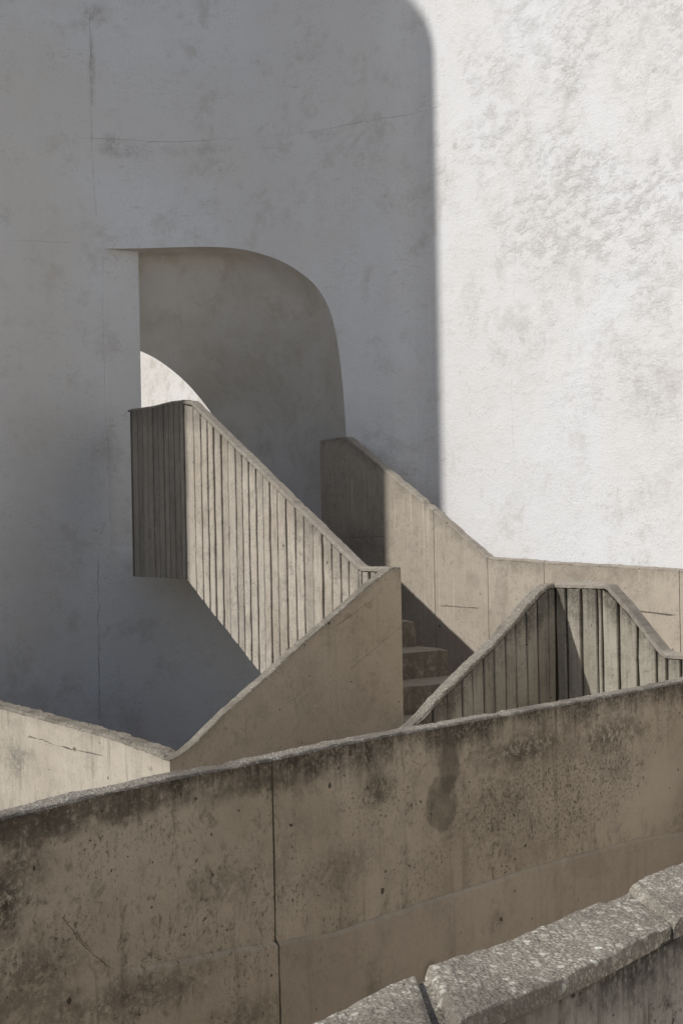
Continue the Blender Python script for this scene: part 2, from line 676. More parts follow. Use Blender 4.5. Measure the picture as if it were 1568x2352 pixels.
# ---- plaster material
g = G('white_plaster')


def wl(x, y):
    return wall_hit(x, y)


p = g.pos
big = g.noise(p, 0.55, 5, 0.6, 0.4)
mid = g.noise(p, 2.4, 6, 0.7, 0.25)
strk = g.noise(g.scale(g.wc, 1.0, 1.0, 0, (0, 0, 0), (0, 0, 0.9)), 4.0, 3, 0.5)
tro = g.noise(g.scale(g.wc, 9.0, 26.0, 0, (0, 0, 0), (0, 0, -0.7)), 1.0, 5, 0.68, 0.5)
tro2 = g.noise(g.scale(g.wc, 30.0, 11.0, 0, (3, 1, 0), (0, 0, 0.35)), 1.0, 5, 0.68, 0.5)
fine = g.noise(p, 90, 4, 0.65)
c = g.mix(g.step(big, 0.35, 0.65), (0.77, 0.76, 0.745), (0.80, 0.805, 0.81))
warm = g.noise(g.scale(p, 1, 1, 1, (5, 5, 5)), 1.1, 4, 0.55)
c = g.mix(g.mul(g.step(warm, 0.52, 0.7), 0.25), c, (0.76, 0.715, 0.66))
grey = g.noise(g.scale(p, 1, 1, 1, (9, 2, 7)), 1.9, 8, 0.78, 0.2)
patch = g.step(grey, 0.51, 0.66)
c = g.mix(g.mul(patch, 0.5), c, (0.55, 0.525, 0.485))
# scuffs that keep to the rougher trowel marks
scuff = g.mul(g.step(tro, 0.56, 0.66), g.step(mid, 0.45, 0.62))
c = g.mix(g.mul(scuff, 0.42), c, (0.50, 0.46, 0.41))
scuff2 = g.mul(g.step(tro2, 0.60, 0.70), g.step(grey, 0.46, 0.6))
c = g.mix(g.mul(scuff2, 0.3), c, (0.48, 0.45, 0.41))
c = g.mix(g.mul(g.step(fine, 0.58, 0.74), 0.16), c, (0.5, 0.47, 0.43))
h = g.add(g.mul(tro, 0.9), g.mul(tro2, 0.6))
# rough render coat at the upper right, smoother elsewhere
s_r, z_r = wl(1380, 330)
rough_m = g.blot(s_r, z_r, 3.2, 2.4, 0.95, 0.7, 1.6)
flake = g.noise(g.scale(g.wc, 1.0, 1.7, 0, (2, 5, 0), (0, 0, -0.7)), 5.5, 7, 0.82, 0.15)
flw = g.noise(g.scale(g.wc, 1.0, 1.0, 0, (6, 1, 0)), 0.9, 4, 0.6)
flm = g.mul(g.mul(g.step(flake, 0.47, 0.66), g.step(flw, 0.36, 0.56)), g.add(0.18, g.mul(rough_m, 0.9)))
c = g.mix(g.mul(flm, 0.42), c, (0.60, 0.57, 0.525))
rough_m = g.add(g.add(0.06, g.mul(rough_m, 0.30)), g.mul(flm, 0.65))
h = g.mul(h, rough_m)
h = g.add(h, g.mul(fine, 0.16))
h = g.add(h, g.mul(mid, 0.8))
grit = g.noise(g.scale(g.wc, 1, 1, 0, (3, 3, 0)), 48.0, 5, 0.8)
c = g.mix(g.mul(g.mul(g.step(grit, 0.52, 0.66), g.step(mid, 0.38, 0.6)), 0.65), c, (0.50, 0.47, 0.42))
c = g.mix(g.mul(g.step(grit, 0.42, 0.3), 0.25), c, (0.86, 0.86, 0.85))
h = g.add(h, g.mul(grit, 0.3))
s_t, z_t = wl(70, 560)
c = g.mix(g.mul(g.blot(s_t, z_t, 0.95, 4.5, 0.9, 0.5, 1.6), 0.42), c, (0.70, 0.645, 0.555))
# building joints and cracks
ck = None
for (pa, pb, wd, wob, amt) in (
        ((207, 20), (211, 330), 0.007, 0.012, 0.6), ((211, 330), (222, 500), 0.005, 0.02, 0.5), ((236, 590), (241, 920), 0.004, 0.012, 0.45),
        ((243, 900), (253, 1200), 0.004, 0.02, 0.45), ((246, 1200), (224, 1240), 0.007, 0.02, 0.6), ((226, 1230), (229, 1700), 0.008, 0.02, 0.75),
        ((150, 312), (330, 322), 0.005, 0.02, 0.5), ((330, 325), (560, 317), 0.006, 0.018, 0.55), ((540, 318), (770, 302), 0.004, 0.02, 0.5),
        ((680, 308), (1010, 242), 0.006, 0.016, 0.6), ((1181, 360), (1183, 620), 0.003, 0.015, 0.4),
        ((1183, 620), (1172, 860), 0.004, 0.03, 0.45), ((1172, 860), (1182, 1100), 0.004, 0.03, 0.4), ((0, 552), (165, 556), 0.005, 0.015, 0.4)):
    k = g.mul(g.crack(wl(*pa), wl(*pb), wd * 0.8, wob * 1.3), amt * 0.75)
    ck = k if ck is None else g.mx(ck, k)
c = g.mix(ck, c, (0.22, 0.20, 0.18))
for (x, y, rs, rz, amt, soft) in ((212, 160, 0.05, 0.45, 0.5, 0.9), (215, 30, 0.16, 0.12, 0.55, 0.9), (290, 345, 0.32, 0.14, 0.38, 0.9),
                                  (255, 325, 0.10, 0.09, 0.4, 0.8), (440, 345, 0.5, 0.08, 0.22, 0.9), (740, 310, 0.2, 0.1, 0.3, 0.9),
                                  (10, 490, 0.1, 0.15, 0.35, 0.9), (1045, 330, 0.05, 0.1, 0.4, 0.8), (250, 1000, 0.10, 0.5, 0.18, 0.9),
                                  (300, 1215, 0.12, 0.12, 0.25, 0.9)):
    s_, z_ = wl(x, y)
    bm_ = g.mul(g.blot(s_, z_, rs, rz, soft, 0.5, 6.0), g.cached('rag', lambda: g.step(g.noise(p, 17, 6, 0.75), 0.36, 0.62)))
    c = g.mix(g.mul(bm_, amt), c, (0.33, 0.31, 0.28))
PLASTER = g.done(c, 0.9, g.bump(h, 0.55, 0.03))

wall = thing('plaster_wall', 'tall curved white plaster wall with an arched opening, half in shadow', 'wall', (0, 13.3, 0))


def back_off(s):
    pt, d = wall_pt(s)
    n_ = Vector((-d.y, d.x))
    if n_.y < 0:
        n_ = -n_
    return pt, n_


vs, fs, ats = [], [], []


def V(s, z, off=0.0):
    pt, n_ = back_off(s)
    q = pt + n_ * off
    vs.append((q.x, q.y, z))
    ats.append((s, z, WT - z))
    return len(vs) - 1


TH = 0.22
cl = []
for s in cols_s:
    inside = sL + 1e-4 < s < sR - 1e-4
    edge_l = abs(s - sL) < 2e-4
    e = dict(b=V(s, 0), t=V(s, WT), bb=V(s, 0, TH), bt=V(s, WT, TH))
    if sL - 2e-4 <= s <= sR + 2e-4:
        az = arch[0][1] if edge_l else (arch_z(s) if inside else LANDING)
        e['a'] = V(s, az)
        e['si'] = V(s, LANDING)
        e['ba'] = V(s, az, TH)
        e['bsi'] = V(s, LANDING, TH)
    cl.append((s, e))
for (s1, e1), (s2, e2) in zip(cl, cl[1:]):
    op = 'a' in e1 and 'a' in e2
    if op:
        fs += [(e1['b'], e2['b'], e2['si'], e1['si']), (e1['a'], e2['a'], e2['t'], e1['t']),
               (e1['bsi'], e2['bsi'], e2['bb'], e1['bb']), (e1['bt'], e2['bt'], e2['ba'], e1['ba'])]
    else:
        fs += [(e1['b'], e2['b'], e2['t'], e1['t']), (e1['bt'], e2['bt'], e2['bb'], e1['bb'])]
    fs.append((e1['t'], e2['t'], e2['bt'], e1['bt']))
for (s, e) in (cl[0], cl[-1]):
    fs.append((e['b'], e['t'], e['bt'], e['bb']))
new_mesh('wall_face', vs, fs, PLASTER, wall, ats)

# ---- the vaulted passage behind the arch: front ring -> short straight reveal -> far ring
def lime_plaster(name, ca, cb):
    gp = G(name)
    pp = gp.pos
    c = gp.mix(gp.step(gp.noise(pp, 1.0, 5, 0.6), 0.35, 0.65), ca, cb)
    c = gp.mix(gp.mul(gp.step(gp.noise(pp, 3.0, 8, 0.75, 0.2), 0.48, 0.64), 0.55), c, (0.48, 0.43, 0.37))
    c = gp.mix(gp.mul(gp.step(gp.noise(pp, 90, 4, 0.65), 0.58, 0.74), 0.14), c, (0.4, 0.37, 0.33))
    hh = gp.add(gp.noise(pp, 14, 6, 0.6, 0.6), gp.mul(gp.noise(pp, 90, 3, 0.6), 0.2))
    return gp.done(c, 0.9, gp.bump(hh, 0.6, 0.02))


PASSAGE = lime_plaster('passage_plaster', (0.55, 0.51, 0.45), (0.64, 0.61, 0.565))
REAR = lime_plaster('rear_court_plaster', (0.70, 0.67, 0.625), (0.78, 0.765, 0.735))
back = -D1
far_px = [(296, 797), (309, 801), (322, 806), (355, 822), (390, 846), (425, 876), (455, 909), (482, 944),
          (508, 982), (528, 1018), (545, 1060), (556, 1110), (560, 1180)]
pr, _d = wall_pt(sR)
far_o = pr + back * 1.85
far_fr = Frame(far_o, NB, back)
farc = [far_fr.hit(*q) for q in far_px]
farc = [(v.x, v.y) for v in catmull([Vector(q) for q in farc], 8)]
farc.append((farc[-1][0] + 0.002, LANDING))


def resample(pts, n):
    L = [0.0]
    for a, b in zip(pts, pts[1:]):
        L.append(L[-1] + math.hypot(b[0] - a[0], b[1] - a[1]))
    out, j = [], 0
    for i in range(n):
        t = L[-1] * i / (n - 1)
        while j < len(L) - 2 and L[j + 1] < t:
            j += 1
        f = (t - L[j]) / max(1e-9, L[j + 1] - L[j])
        out.append((pts[j][0] + (pts[j + 1][0] - pts[j][0]) * f, pts[j][1] + (pts[j + 1][1] - pts[j][1]) * f))
    return out


NR = 72
fr_ring = []
for (s, z) in resample(arch, NR):
    pt, d = wall_pt(s)
    fr_ring.append(Vector((pt.x, pt.y, z)))
rv_ring = []
for i, v in enumerate(fr_ring):
    f = i / (NR - 1)
    rv_ring.append(v + Vector((0, 0.30, 0)) * (1 - f) + Vector((back.x, back.y, 0)) * 0.45 * f)
fa_ring = [far_fr.P(s, z) for (s, z) in resample(farc, NR)]
rings = [fr_ring, rv_ring]
for k in range(1, 11):
    t = k / 10
    e = t * t * (3 - 2 * t) * 0.35 + t * 0.65
    rings.append([a.lerp(b, e) for a, b in zip(rv_ring, fa_ring)])
vs, fs = [], []
for r in rings:
    vs += r
for i in range(len(rings) - 1):
    for k in range(NR - 1):
        a = i * NR + k
        fs.append((a, a + 1, a + NR + 1, a + NR))
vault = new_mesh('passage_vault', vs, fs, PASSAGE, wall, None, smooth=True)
# left jamb: a short splayed reveal
XJ, ZJ = ray(319, 900)
ptL, dL = wall_pt(sL)
jdep = ptL.y + 0.24
jb = Vector((XJ * jdep, jdep))
ztop = arch[0][1]
nj = 14
vs, fs, ats = [], [], []
for k in range(nj + 1):
    f = k / nj
    q = ptL.lerp(jb, f)
    for z in (LANDING - 0.4, LANDING + 0.8, ztop - 0.6, ztop + 0.03):
        vs.append((q.x, q.y + 0.0005, z)); ats.append((sL + f * 0.3, z, 1))
rad = 0.02
for k in range(1, 9):                       # rounded arris, then the hidden return going back
    q = jb + Vector((rad * math.sin(k / 6 * 1.5), rad * (1 - math.cos(k / 6 * 1.5)))) if k < 7 else jb + Vector((-0.35 * (k - 6), 0.5 * (k - 6)))
    for z in (LANDING - 0.4, LANDING + 0.8, ztop - 0.6, ztop + 0.03):
        vs.append((q.x, q.y, z)); ats.append((sL + 0.3 + k * 0.01, z, 1))
for i in range(nj + 8):
    for k in range(3):
        a = i * 4 + k
        fs.append((a, a + 4, a + 5, a + 1))
new_mesh('jamb', vs, fs, PLASTER, wall, ats, smooth=False)
# floor of the landing and passage
fl = [pr + NB * 0.1 + D1 * 0.9, pr + NB * 0.1 + back * 5.0, pr - NB * 3.2 + back * 5.0, pr - NB * 1.55 + D1 * 0.0]

# ---- sunlit wall of the court beyond
fw = Frame(Vector((-2.3, 18.0)), D1, NB)
rear = thing('rear_wall', 'sunlit plaster wall glimpsed through the arch, beyond the passage', 'wall', (-2.3, 18.0, 0))
vs = [fw.P(-3.5, 0), fw.P(3.0, 0), fw.P(3.0, EYE + 6.5), fw.P(-3.5, EYE + 6.5),
      fw.P(-3.5, 0, .3), fw.P(3.0, 0, .3), fw.P(3.0, EYE + 6.5, .3), fw.P(-3.5, EYE + 6.5, .3)]
at = [(q.x * 1.0, q.z, 1) for q in vs]
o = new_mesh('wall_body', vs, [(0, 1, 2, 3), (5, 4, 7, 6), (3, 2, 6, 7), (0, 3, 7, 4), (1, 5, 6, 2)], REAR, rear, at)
recalc(o)

# ================================================================== CONCRETE MATERIALS (tops)
COP_PALE = aggregate('coping_aggregate', (0.33, 0.29, 0.235), (0.50, 0.46, 0.39), (0.17, 0.15, 0.12), 85)
COP_FRONT = aggregate('front_coping_aggregate', (0.34, 0.30, 0.245), (0.55, 0.52, 0.45), (0.16, 0.14, 0.115), 80)
COP_NEAR = aggregate('near_coping_aggregate', (0.36, 0.32, 0.26), (0.54, 0.50, 0.425), (0.16, 0.138, 0.11), 50, 0.6)

# ================================================================== UPPER STAIR: board-marked parapet (R1), landing piece (R1b)
R1 = frame_at(424, 1125, 12.0, D1, NB)
RT = 0.085
kx = R1.hit(897, 1306)[0]
top_pts = [R1.hit(418, 918), R1.hit(438, 921), R1.hit(822, 1299), R1.hit(832, 1302), R1.hit(880, 1304)]
top_pts[-1] = (kx, top_pts[-2][1])
r1top = lerp_fn([(-0.05, top_pts[0][1])] + top_pts[1:])
b0 = R1.hit(427, 1329)
b1 = R1.hit(605, 1555)
sl = (b1[1] - b0[1]) / (b1[0] - b0[0])


def r1bot(s):
    return max(EYE - 1.75, b0[1] + sl * (max(s, b0[0]) - b0[0]))


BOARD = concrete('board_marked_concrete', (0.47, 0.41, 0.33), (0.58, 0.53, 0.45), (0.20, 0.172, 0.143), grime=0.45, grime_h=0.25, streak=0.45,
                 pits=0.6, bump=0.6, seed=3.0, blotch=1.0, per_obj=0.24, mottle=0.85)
BOARD_SHADE = concrete('shaded_board_concrete', (0.34, 0.31, 0.265), (0.40, 0.365, 0.315), (0.15, 0.135, 0.115), grime=0.5, grime_h=0.3, streak=0.7,
                  pits=0.4, bump=0.5, seed=13.0, blotch=0.8, per_obj=0.2)  # darker copy of BOARD: the tower's shade on the landing put into the colour
CORE = concrete('groove_concrete', (0.15, 0.13, 0.105), (0.19, 0.165, 0.135), (0.09, 0.08, 0.065), bump=0.5, seed=8)
CAP1 = concrete('parapet_top_concrete', (0.37, 0.325, 0.27), (0.44, 0.395, 0.33), (0.20, 0.175, 0.145), bump=0.9, seed=5, pits=0.8)

up = thing('stair_parapet', 'ribbed board-marked parapet of the upper stair, dark landing end and sunlit slope', 'parapet', R1.P(0, 0))
build_wall(R1, 0.0, kx - 0.092, r1top, r1bot, RT, up, CORE, CAP1, body='parapet_core', inset=0.024, band=0.03, rough=0.008, edge=0.010, nacross=4,
           step=0.025, chips=((0.9, 0.05, 0.012), (1.7, 0.04, 0.010)))
xs = [430, 449, 465, 480, 494, 510, 526, 542.5, 557.5, 573, 589, 604.5, 618.6, 637, 657, 677, 696, 717, 738.5, 760, 781.5, 799, 820, 827, 845,
      860, 876, 890]
ss = [0.004] + [R1.hit(x, 1200)[0] for x in xs[1:]] + [kx - 0.004]
boards(R1, ss, lambda s: r1top(s) - 0.036, lambda s: r1bot(s) + 0.004, up, BOARD, gap=0.018)

XL, _z = ray(306, 1130)
Lend = Vector((XL * 13.25, 13.25))
dB = (R1.o - Lend)
R1b = Frame(Lend, dB, Vector((-dB.y, dB.x)))
if R1b.nb.y < 0:
    R1b.nb = -R1b.nb
LB = dB.length
tl, tr_ = R1b.hit(306, 938), R1b.hit(419, 918)
bl_, br_ = R1b.hit(316, 1325), R1b.hit(425, 1329)
r1btop = lerp_fn([(0, tl[1]), (R1b.hit(350, 932)[0], R1b.hit(350, 932)[1]), (R1b.hit(395, 921)[0], R1b.hit(395, 921)[1]), (LB, tr_[1] - 0.002)])
r1bbot = lerp_fn([(0, bl_[1]), (LB, br_[1])])
build_wall(R1b, -0.12, LB - 0.004, r1btop, r1bbot, RT, up, CORE, CAP1, body='landing_core', inset=0.024, band=0.02, rough=0.006, edge=0.012,
           nacross=4, step=0.025)
xsb = [306, 318, 330, 342, 354, 366.5, 378, 389.5, 402, 415, 424.5]
ssb = [R1b.hit(x, 1130)[0] for x in xsb]
ssb[-1] = LB - 0.006
boards(R1b, ssb, lambda s: r1btop(s) - 0.022, lambda s: r1bbot(s) + 0.004, up, BOARD_SHADE, gap=0.02)
# underside slab of the landing
vs = [R1b.P(-0.1, r1bbot(0) + 0.012, 0.02), R1b.P(LB, r1bbot(LB) + 0.012, 0.02), R1b.P(LB + 0.1, r1bbot(LB) + 0.012, 1.25), R1b.P(-0.1, r1bbot(0) + 0.012, 1.25)]
vs2 = [v + Vector((0, 0, LANDING - v.z)) for v in vs]
o = new_mesh('landing_slab', vs + vs2, [(0, 1, 2, 3), (7, 6, 5, 4), (0, 1, 5, 4), (1, 2, 6, 5), (2, 3, 7, 6), (3, 0, 4, 7)], CORE, up)
recalc(o)

# ---- steps of the upper flight
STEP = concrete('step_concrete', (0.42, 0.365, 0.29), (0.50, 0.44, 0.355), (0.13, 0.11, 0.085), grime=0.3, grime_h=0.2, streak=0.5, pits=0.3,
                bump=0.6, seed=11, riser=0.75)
flight = thing('stair_flight', 'concrete steps of the upper stair, shaded and worn at the edge', 'stairs', R1.P(1.5, 0, 0.6))
TR, RS = 0.372, 0.2013
for j in range(-2, 4):
    sN = 1.846 + TR * j
    zt = EYE - 0.722 - RS * j
    wdt = 1.0 + random.uniform(-0.012, 0.012)
    zb = zt - 0.42
    n1, n2 = 14, 8
    vs, fs, ats = [], [], []
    # section through the step: riser foot, riser, nosing, tread
    secp = [(0.0, zt - RS - 0.005), (0.004, zt - RS * 0.5), (0.0, zt - 0.03), (-0.001, zt - 0.005), (-0.006, zt), (-0.12, zt), (-0.24, zt), (-TR - 0.01, zt),
            (-TR - 0.01, zb), (0.0, zb)]
    m_ = len(secp)
    for i in range(n1):
        b = RT + 0.003 + (wdt - RT) * i / (n1 - 1)
        wear = 0.012 * max(0, 1 - (wdt - b) / 0.03)
        for k, (ds, z) in enumerate(secp):
            q = R1.P(sN + ds, z, b)
            if k in (2, 3, 4):
                q += Vector((0, 0, fbm(q, 9.0, 3) * 0.004 - wear))
                ds_ = fbm(q, 14.0, 3) * 0.004 - wear
                q += Vector((D1.x * ds_, D1.y * ds_, 0))
            vs.append(q)
            ats.append((b, z, zt - z))
    for i in range(n1 - 1):
        for k in range(m_):
            a, a2_ = i * m_ + k, i * m_ + (k + 1) % m_
            fs.append((a, a2_, a2_ + m_, a + m_))
    fs.append(list(range(m_)))
    fs.append([(n1 - 1) * m_ + k for k in range(m_)])
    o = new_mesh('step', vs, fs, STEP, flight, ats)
    recalc(o)

# ---- landing floors
LAND2 = EYE - 1.33
lf = thing('landing', 'concrete landing at the foot of the upper stair, behind the low walls', 'landing', R1.P(3.3, 0, 0.8))
q0 = R1.P(2.965, LAND2, RT)
pl = [R1.P(2.70, LAND2, RT), R1.P(5.2, LAND2, RT - 0.0), R1.P(5.2, LAND2, 1.70), R1.P(2.97, LAND2, 1.70), R1.P(2.97, LAND2, 1.03), R1.P(2.70, LAND2, 1.03)]
pl = [R1.P(2.97, LAND2, RT), R1.P(4.6, LAND2, RT), R1.P(6.4, LAND2, 0.9), R1.P(6.4, LAND2, 1.70), R1.P(2.97, LAND2, 1.70)]
n_ = len(pl)
vs = pl + [v + Vector((0, 0, -0.2)) for v in pl]
o = new_mesh('floor_slab', vs, [list(range(n_)), [2 * n_ - 1 - k for k in range(n_)]] + [(k, (k + 1) % n_, n_ + (k + 1) % n_, n_ + k) for k in range(n_)], STEP, lf,
             [(v.x, v.z, 0.5) for v in vs])
recalc(o)
# passage floor
pf = [R1.P(0.725, LANDING, RT), R1.P(0.725, LANDING, 1.0), R1.P(-0.3, LANDING, 1.70)] + [Vector((v.x, v.y, LANDING)) for v in
      (pr + back * 4.0, pr + back * 4.0 - NB * 2.2)] + [R1b.P(-0.05, LANDING, 0.9)]
n_ = len(pf)
pf = [v + Vector((0, 0, 0.004)) for v in pf]
vs = pf + [v + Vector((0, 0, -0.2)) for v in pf]
o = new_mesh('passage_floor', vs, [list(range(n_)), [2 * n_ - 1 - k for k in range(n_)]] + [(k, (k + 1) % n_, n_ + (k + 1) % n_, n_ + k) for k in range(n_)], STEP, wall,
             [(v.x, v.z, 0.5) for v in vs])
recalc(o)

# ================================================================== SMOOTH PARAPET along the white wall (R2)
R2 = frame_at(793, 1003, 13.08, D1, NB)
r2pts = [R2.hit(734, 1006), R2.hit(795, 1003), R2.hit(880, 1075), R2.hit(1000, 1176), R2.hit(1118, 1279), R2.hit(1250, 1289), R2.hit(1410, 1298), R2.hit(1568, 1308)]
r2pts[0] = (r2pts[0][0], r2pts[1][1] - 0.004)
last = r2pts[-1]
r2pts.append((last[0] + 3.0, last[1] - 0.12))
r2top = lerp_fn(r2pts)


def r2(x, y):
    return R2.hit(x, y)


s1000, s1120, s1250, s1560 = [R2.hit(x, 1350)[0] for x in (998, 1120, 1249, 1559)]
sb_, zb_ = r2(1330, 1350)
SMOOTH = concrete('smooth_parapet_concrete', (0.42, 0.365, 0.29), (0.49, 0.43, 0.35), (0.22, 0.19, 0.155), grime=0.45, grime_h=0.14, streak=0.3,
                  pits=0.35, bump=0.5, drips=0.4, seed=21, blotch=0.7, mottle=0.6,
                  blots=((r2(1330, 1330)[0], r2(1330, 1330)[1], 0.6, 0.12, 0.9, 0.4, 'ragged'), (r2(1450, 1340)[0], r2(1450, 1340)[1], 0.35, 0.16, 0.9, 0.35, 'ragged'),
                         (r2(1180, 1440)[0], r2(1180, 1440)[1], 0.35, 0.16, 0.9, 0.30, 'ragged'), (r2(830, 1240)[0], r2(830, 1240)[1], 0.35, 0.22, 0.9, 0.45, 'ragged'),
                         (r2(905, 1120)[0], r2(905, 1120)[1], 0.25, 0.2, 0.9, 0.3, 'ragged')),
                  cracks=((r2(1010, 1391), r2(1100, 1397), 0.006, 0.006, 0.7), (r2(1463, 1403), r2(1550, 1413), 0.008, 0.008, 0.8),
                          (r2(780, 1235), r2(880, 1233), 0.004, 0.008, 0.5)))
CAP2 = concrete('smooth_parapet_top', (0.40, 0.35, 0.285), (0.47, 0.42, 0.35), (0.2, 0.175, 0.145), bump=0.9, seed=15, pits=0.8)
sp = thing('wall_side_parapet', 'smooth beige concrete parapet stepping down against the white wall', 'parapet', R2.P(1.5, 0))
cuts = [r2pts[0][0], s1000, s1120, s1250, s1560, r2pts[-1][0]]
for a, b in zip(cuts, cuts[1:]):
    build_wall(R2, a + 0.003, b - 0.003, r2top, lambda s: 0.0, 0.085, sp, SMOOTH, CAP2, body='panel', rough=0.010, edge=0.012, band=0.02, nacross=4,
               step=0.02, chips=((r2(975, 1160)[0], 0.03, 0.035), (r2(1060, 1230)[0], 0.07, 0.014), (r2(915, 1105)[0], 0.05, 0.012), (r2(1020, 1190)[0], 0.06, 0.014)))
# backing strip in the joints
new = Frame(R2.o + NB * 0.02, D1, NB)
vs, fs = [], []
for s_ in (s1000, s1120, s1250, s1560):
    i = len(vs)
    t_ = r2top(s_) - 0.02
    vs += [new.P(s_ - 0.004, 0), new.P(s_ + 0.004, 0), new.P(s_ + 0.004, t_), new.P(s_ - 0.004, t_)]
    vs += [new.P(s_ - 0.004, 0, .1), new.P(s_ + 0.004, 0, .1), new.P(s_ + 0.004, t_, .1), new.P(s_ - 0.004, t_, .1)]
    fs += [(i, i + 1, i + 2, i + 3), (i + 3, i + 2, i + 6, i + 7), (i + 4, i + 7, i + 6, i + 5)]
new_mesh('joint_filler', vs, fs, CORE, sp)

# ================================================================== MIDDLE STAIR WALL (R3) and LOW SUNLIT WALL (R4)
K = R1.P(kx, 0)
D2 = -NB
R3 = Frame((K.x, K.y), D2, -D1)
q_end = R3.hit(390, 1744)[0]
r3 = [R3.hit(878, 1309), R3.hit(846, 1344), R3.hit(760, 1421), R3.hit(700, 1472), R3.hit(612, 1553), R3.hit(520, 1634), R3.hit(450, 1703), R3.hit(420, 1729), R3.hit(390, 1745)]
r3[0] = (0.0, r1top(kx))
r3top = lerp_fn(r3)
MIDC = concrete('stair_wall_concrete', (0.52, 0.43, 0.315), (0.57, 0.485, 0.37), (0.27, 0.215, 0.155), mottle=0.45, grime=0.3, grime_h=0.08, streak=0.25, pits=0.7,
                bump=0.45, seed=31, blotch=0.7,
                blots=((R3.hit(720, 1590)[0], R3.hit(720, 1590)[1], 0.2, 0.22, 0.9, 0.3, 'ragged'), (R3.hit(600, 1640)[0], R3.hit(600, 1640)[1], 0.10, 0.14, 0.9, 0.35, 'ragged'),
                       (R3.hit(800, 1415)[0], R3.hit(800, 1415)[1], 0.05, 0.03, 0.7, 0.5, 'dark'), (R3.hit(845, 1390)[0], R3.hit(845, 1390)[1], 0.05, 0.03, 0.7, 0.4, 'dark')),
                cracks=((R3.hit(770, 1440), R3.hit(860, 1375), 0.005, 0.012, 0.5), (R3.hit(800, 1540), R3.hit(920, 1440), 0.004, 0.015, 0.4),
                        (R3.hit(670, 1590), R3.hit(684, 1640), 0.005, 0.01, 0.5)))
mw = thing('stair_wall', 'plain brown concrete stair wall in shade with a bright rough sloping top', 'wall', R3.P(0.8, 0))
r3_body, _c = build_wall(R3, -RT, q_end, r3top, lambda s: 0.0, 0.09, mw, MIDC, COP_PALE, rough=0.009, edge=0.009, band=0.012, nacross=5, step=0.02)
C4 = R3.P(q_end, 0)
R4 = Frame((C4.x, C4.y), -D1, NB)
r4 = [R4.hit(386, 1746), R4.hit(340, 1722), R4.hit(250, 1690), R4.hit(120, 1654), R4.hit(0, 1622)]
r4[0] = (0.09, r3top(q_end) + 0.01)
lastr = r4[-1]
slope4 = (r4[-1][1] - r4[-2][1]) / (r4[-1][0] - r4[-2][0])
r4.append((lastr[0] + 2.2, lastr[1] + slope4 * 2.2))
r4top = lerp_fn(r4)
h4 = R4.hit
LOWC = concrete('low_wall_concrete', (0.47, 0.42, 0.34), (0.55, 0.50, 0.41), (0.24, 0.22, 0.19), grime=0.25, grime_h=0.08, streak=0.7, pits=0.35, bump=0.6,
                seed=41, blotch=0.8, mottle=0.6,
                blots=((h4(40, 1740)[0], h4(40, 1740)[1], 0.5, 0.2, 0.9, 1.0, 'ragged'), (h4(30, 1660)[0], h4(30, 1660)[1], 0.22, 0.06, 0.9, 0.5, 'ragged'),
                       (h4(172, 1721)[0], h4(172, 1721)[1], 0.035, 0.02, 0.6, 0.9, 'deep'), (h4(345, 1765)[0], h4(345, 1765)[1], 0.05, 0.018, 0.8, 0.7, 'deep')),
                cracks=((h4(65, 1692), h4(175, 1723), 0.008, 0.03, 0.8), (h4(175, 1723), h4(240, 1737), 0.007, 0.012, 0.6), (h4(290, 1770), h4(298, 1815), 0.008, 0.01, 0.5)))
r3_body.data.materials.append(LOWC)
r3_body.data.polygons[-1].material_index = 1      # the squared end belongs to the pour of the low wall
lw = thing('landing_wall', 'low sunlit concrete wall with a crack and grey stains at the left edge', 'wall', R4.P(1.0, 0))
build_wall(R4, 0.0905, r4[-1][0], r4top, lambda s: 0.0, 0.15, lw, LOWC, COP_PALE, rough=0.016, edge=0.016, band=0.02, nacross=6, step=0.022)

# ================================================================== FOLDED BOARD-MARKED PARAPET (R5 in shade, R6 in sun)
R5 = frame_at(1274, 1460, 8.5, E, -FV)
R6 = Frame(R5.o, FV, -E)
h5, h6 = R5.hit, R6.hit
zc = h5(1272, 1340)[1]
r5 = [(-0.16, zc), (h5(1258, 1340)[0], zc), h5(1236, 1362), h5(1138, 1473), h5(1084, 1526), h5(1027, 1582), h5(955, 1657), h5(933, 1678)]
r5.append((r5[-1][0] + 0.9, r5[-1][1] - 0.25))
r5top = lerp_fn(r5)
BOARD2 = concrete('folded_board_concrete', (0.37, 0.335, 0.265), (0.47, 0.435, 0.355), (0.125, 0.11, 0.088), grime=0.8, grime_h=0.22, streak=0.6, pits=0.5, bump=0.6,
                  seed=51, blotch=0.8, per_obj=0.2)
fp = thing('folded_parapet', 'folded ribbed concrete parapet, left leaf shaded, right leaf partly sunlit', 'parapet', R5.P(0.4, 0))
build_wall(R5, -0.09, r5[-1][0], r5top, lambda s: 0.0, 0.075, fp, CORE, COP_PALE, body='shaded_core', inset=0.022, band=0.028, rough=0.010, edge=0.010, nacross=6,
           step=0.02, chips=((h5(975, 1625)[0], 0.10, 0.02),))
xs5 = [1273, 1262, 1236, 1211, 1187, 1162, 1134, 1111, 1085, 1060, 1027, 993, 968, 945]
ss5 = [h5(x, 1520)[0] for x in xs5]
ss5[0] = -0.006
boards(R5, ss5, lambda s: r5top(s) - 0.034, lambda s: 0.0, fp, BOARD2, gap=0.014, proud=0.020)
r6 = [(0.0, zc + 0.004), (h6(1390, 1339)[0], zc + 0.002), h6(1440, 1398), h6(1512, 1490), h6(1526, 1500), h6(1568, 1503)]
r6.append((r6[-1][0] + 2.5, r6[-1][1] - 0.05))
r6top = lerp_fn(r6)
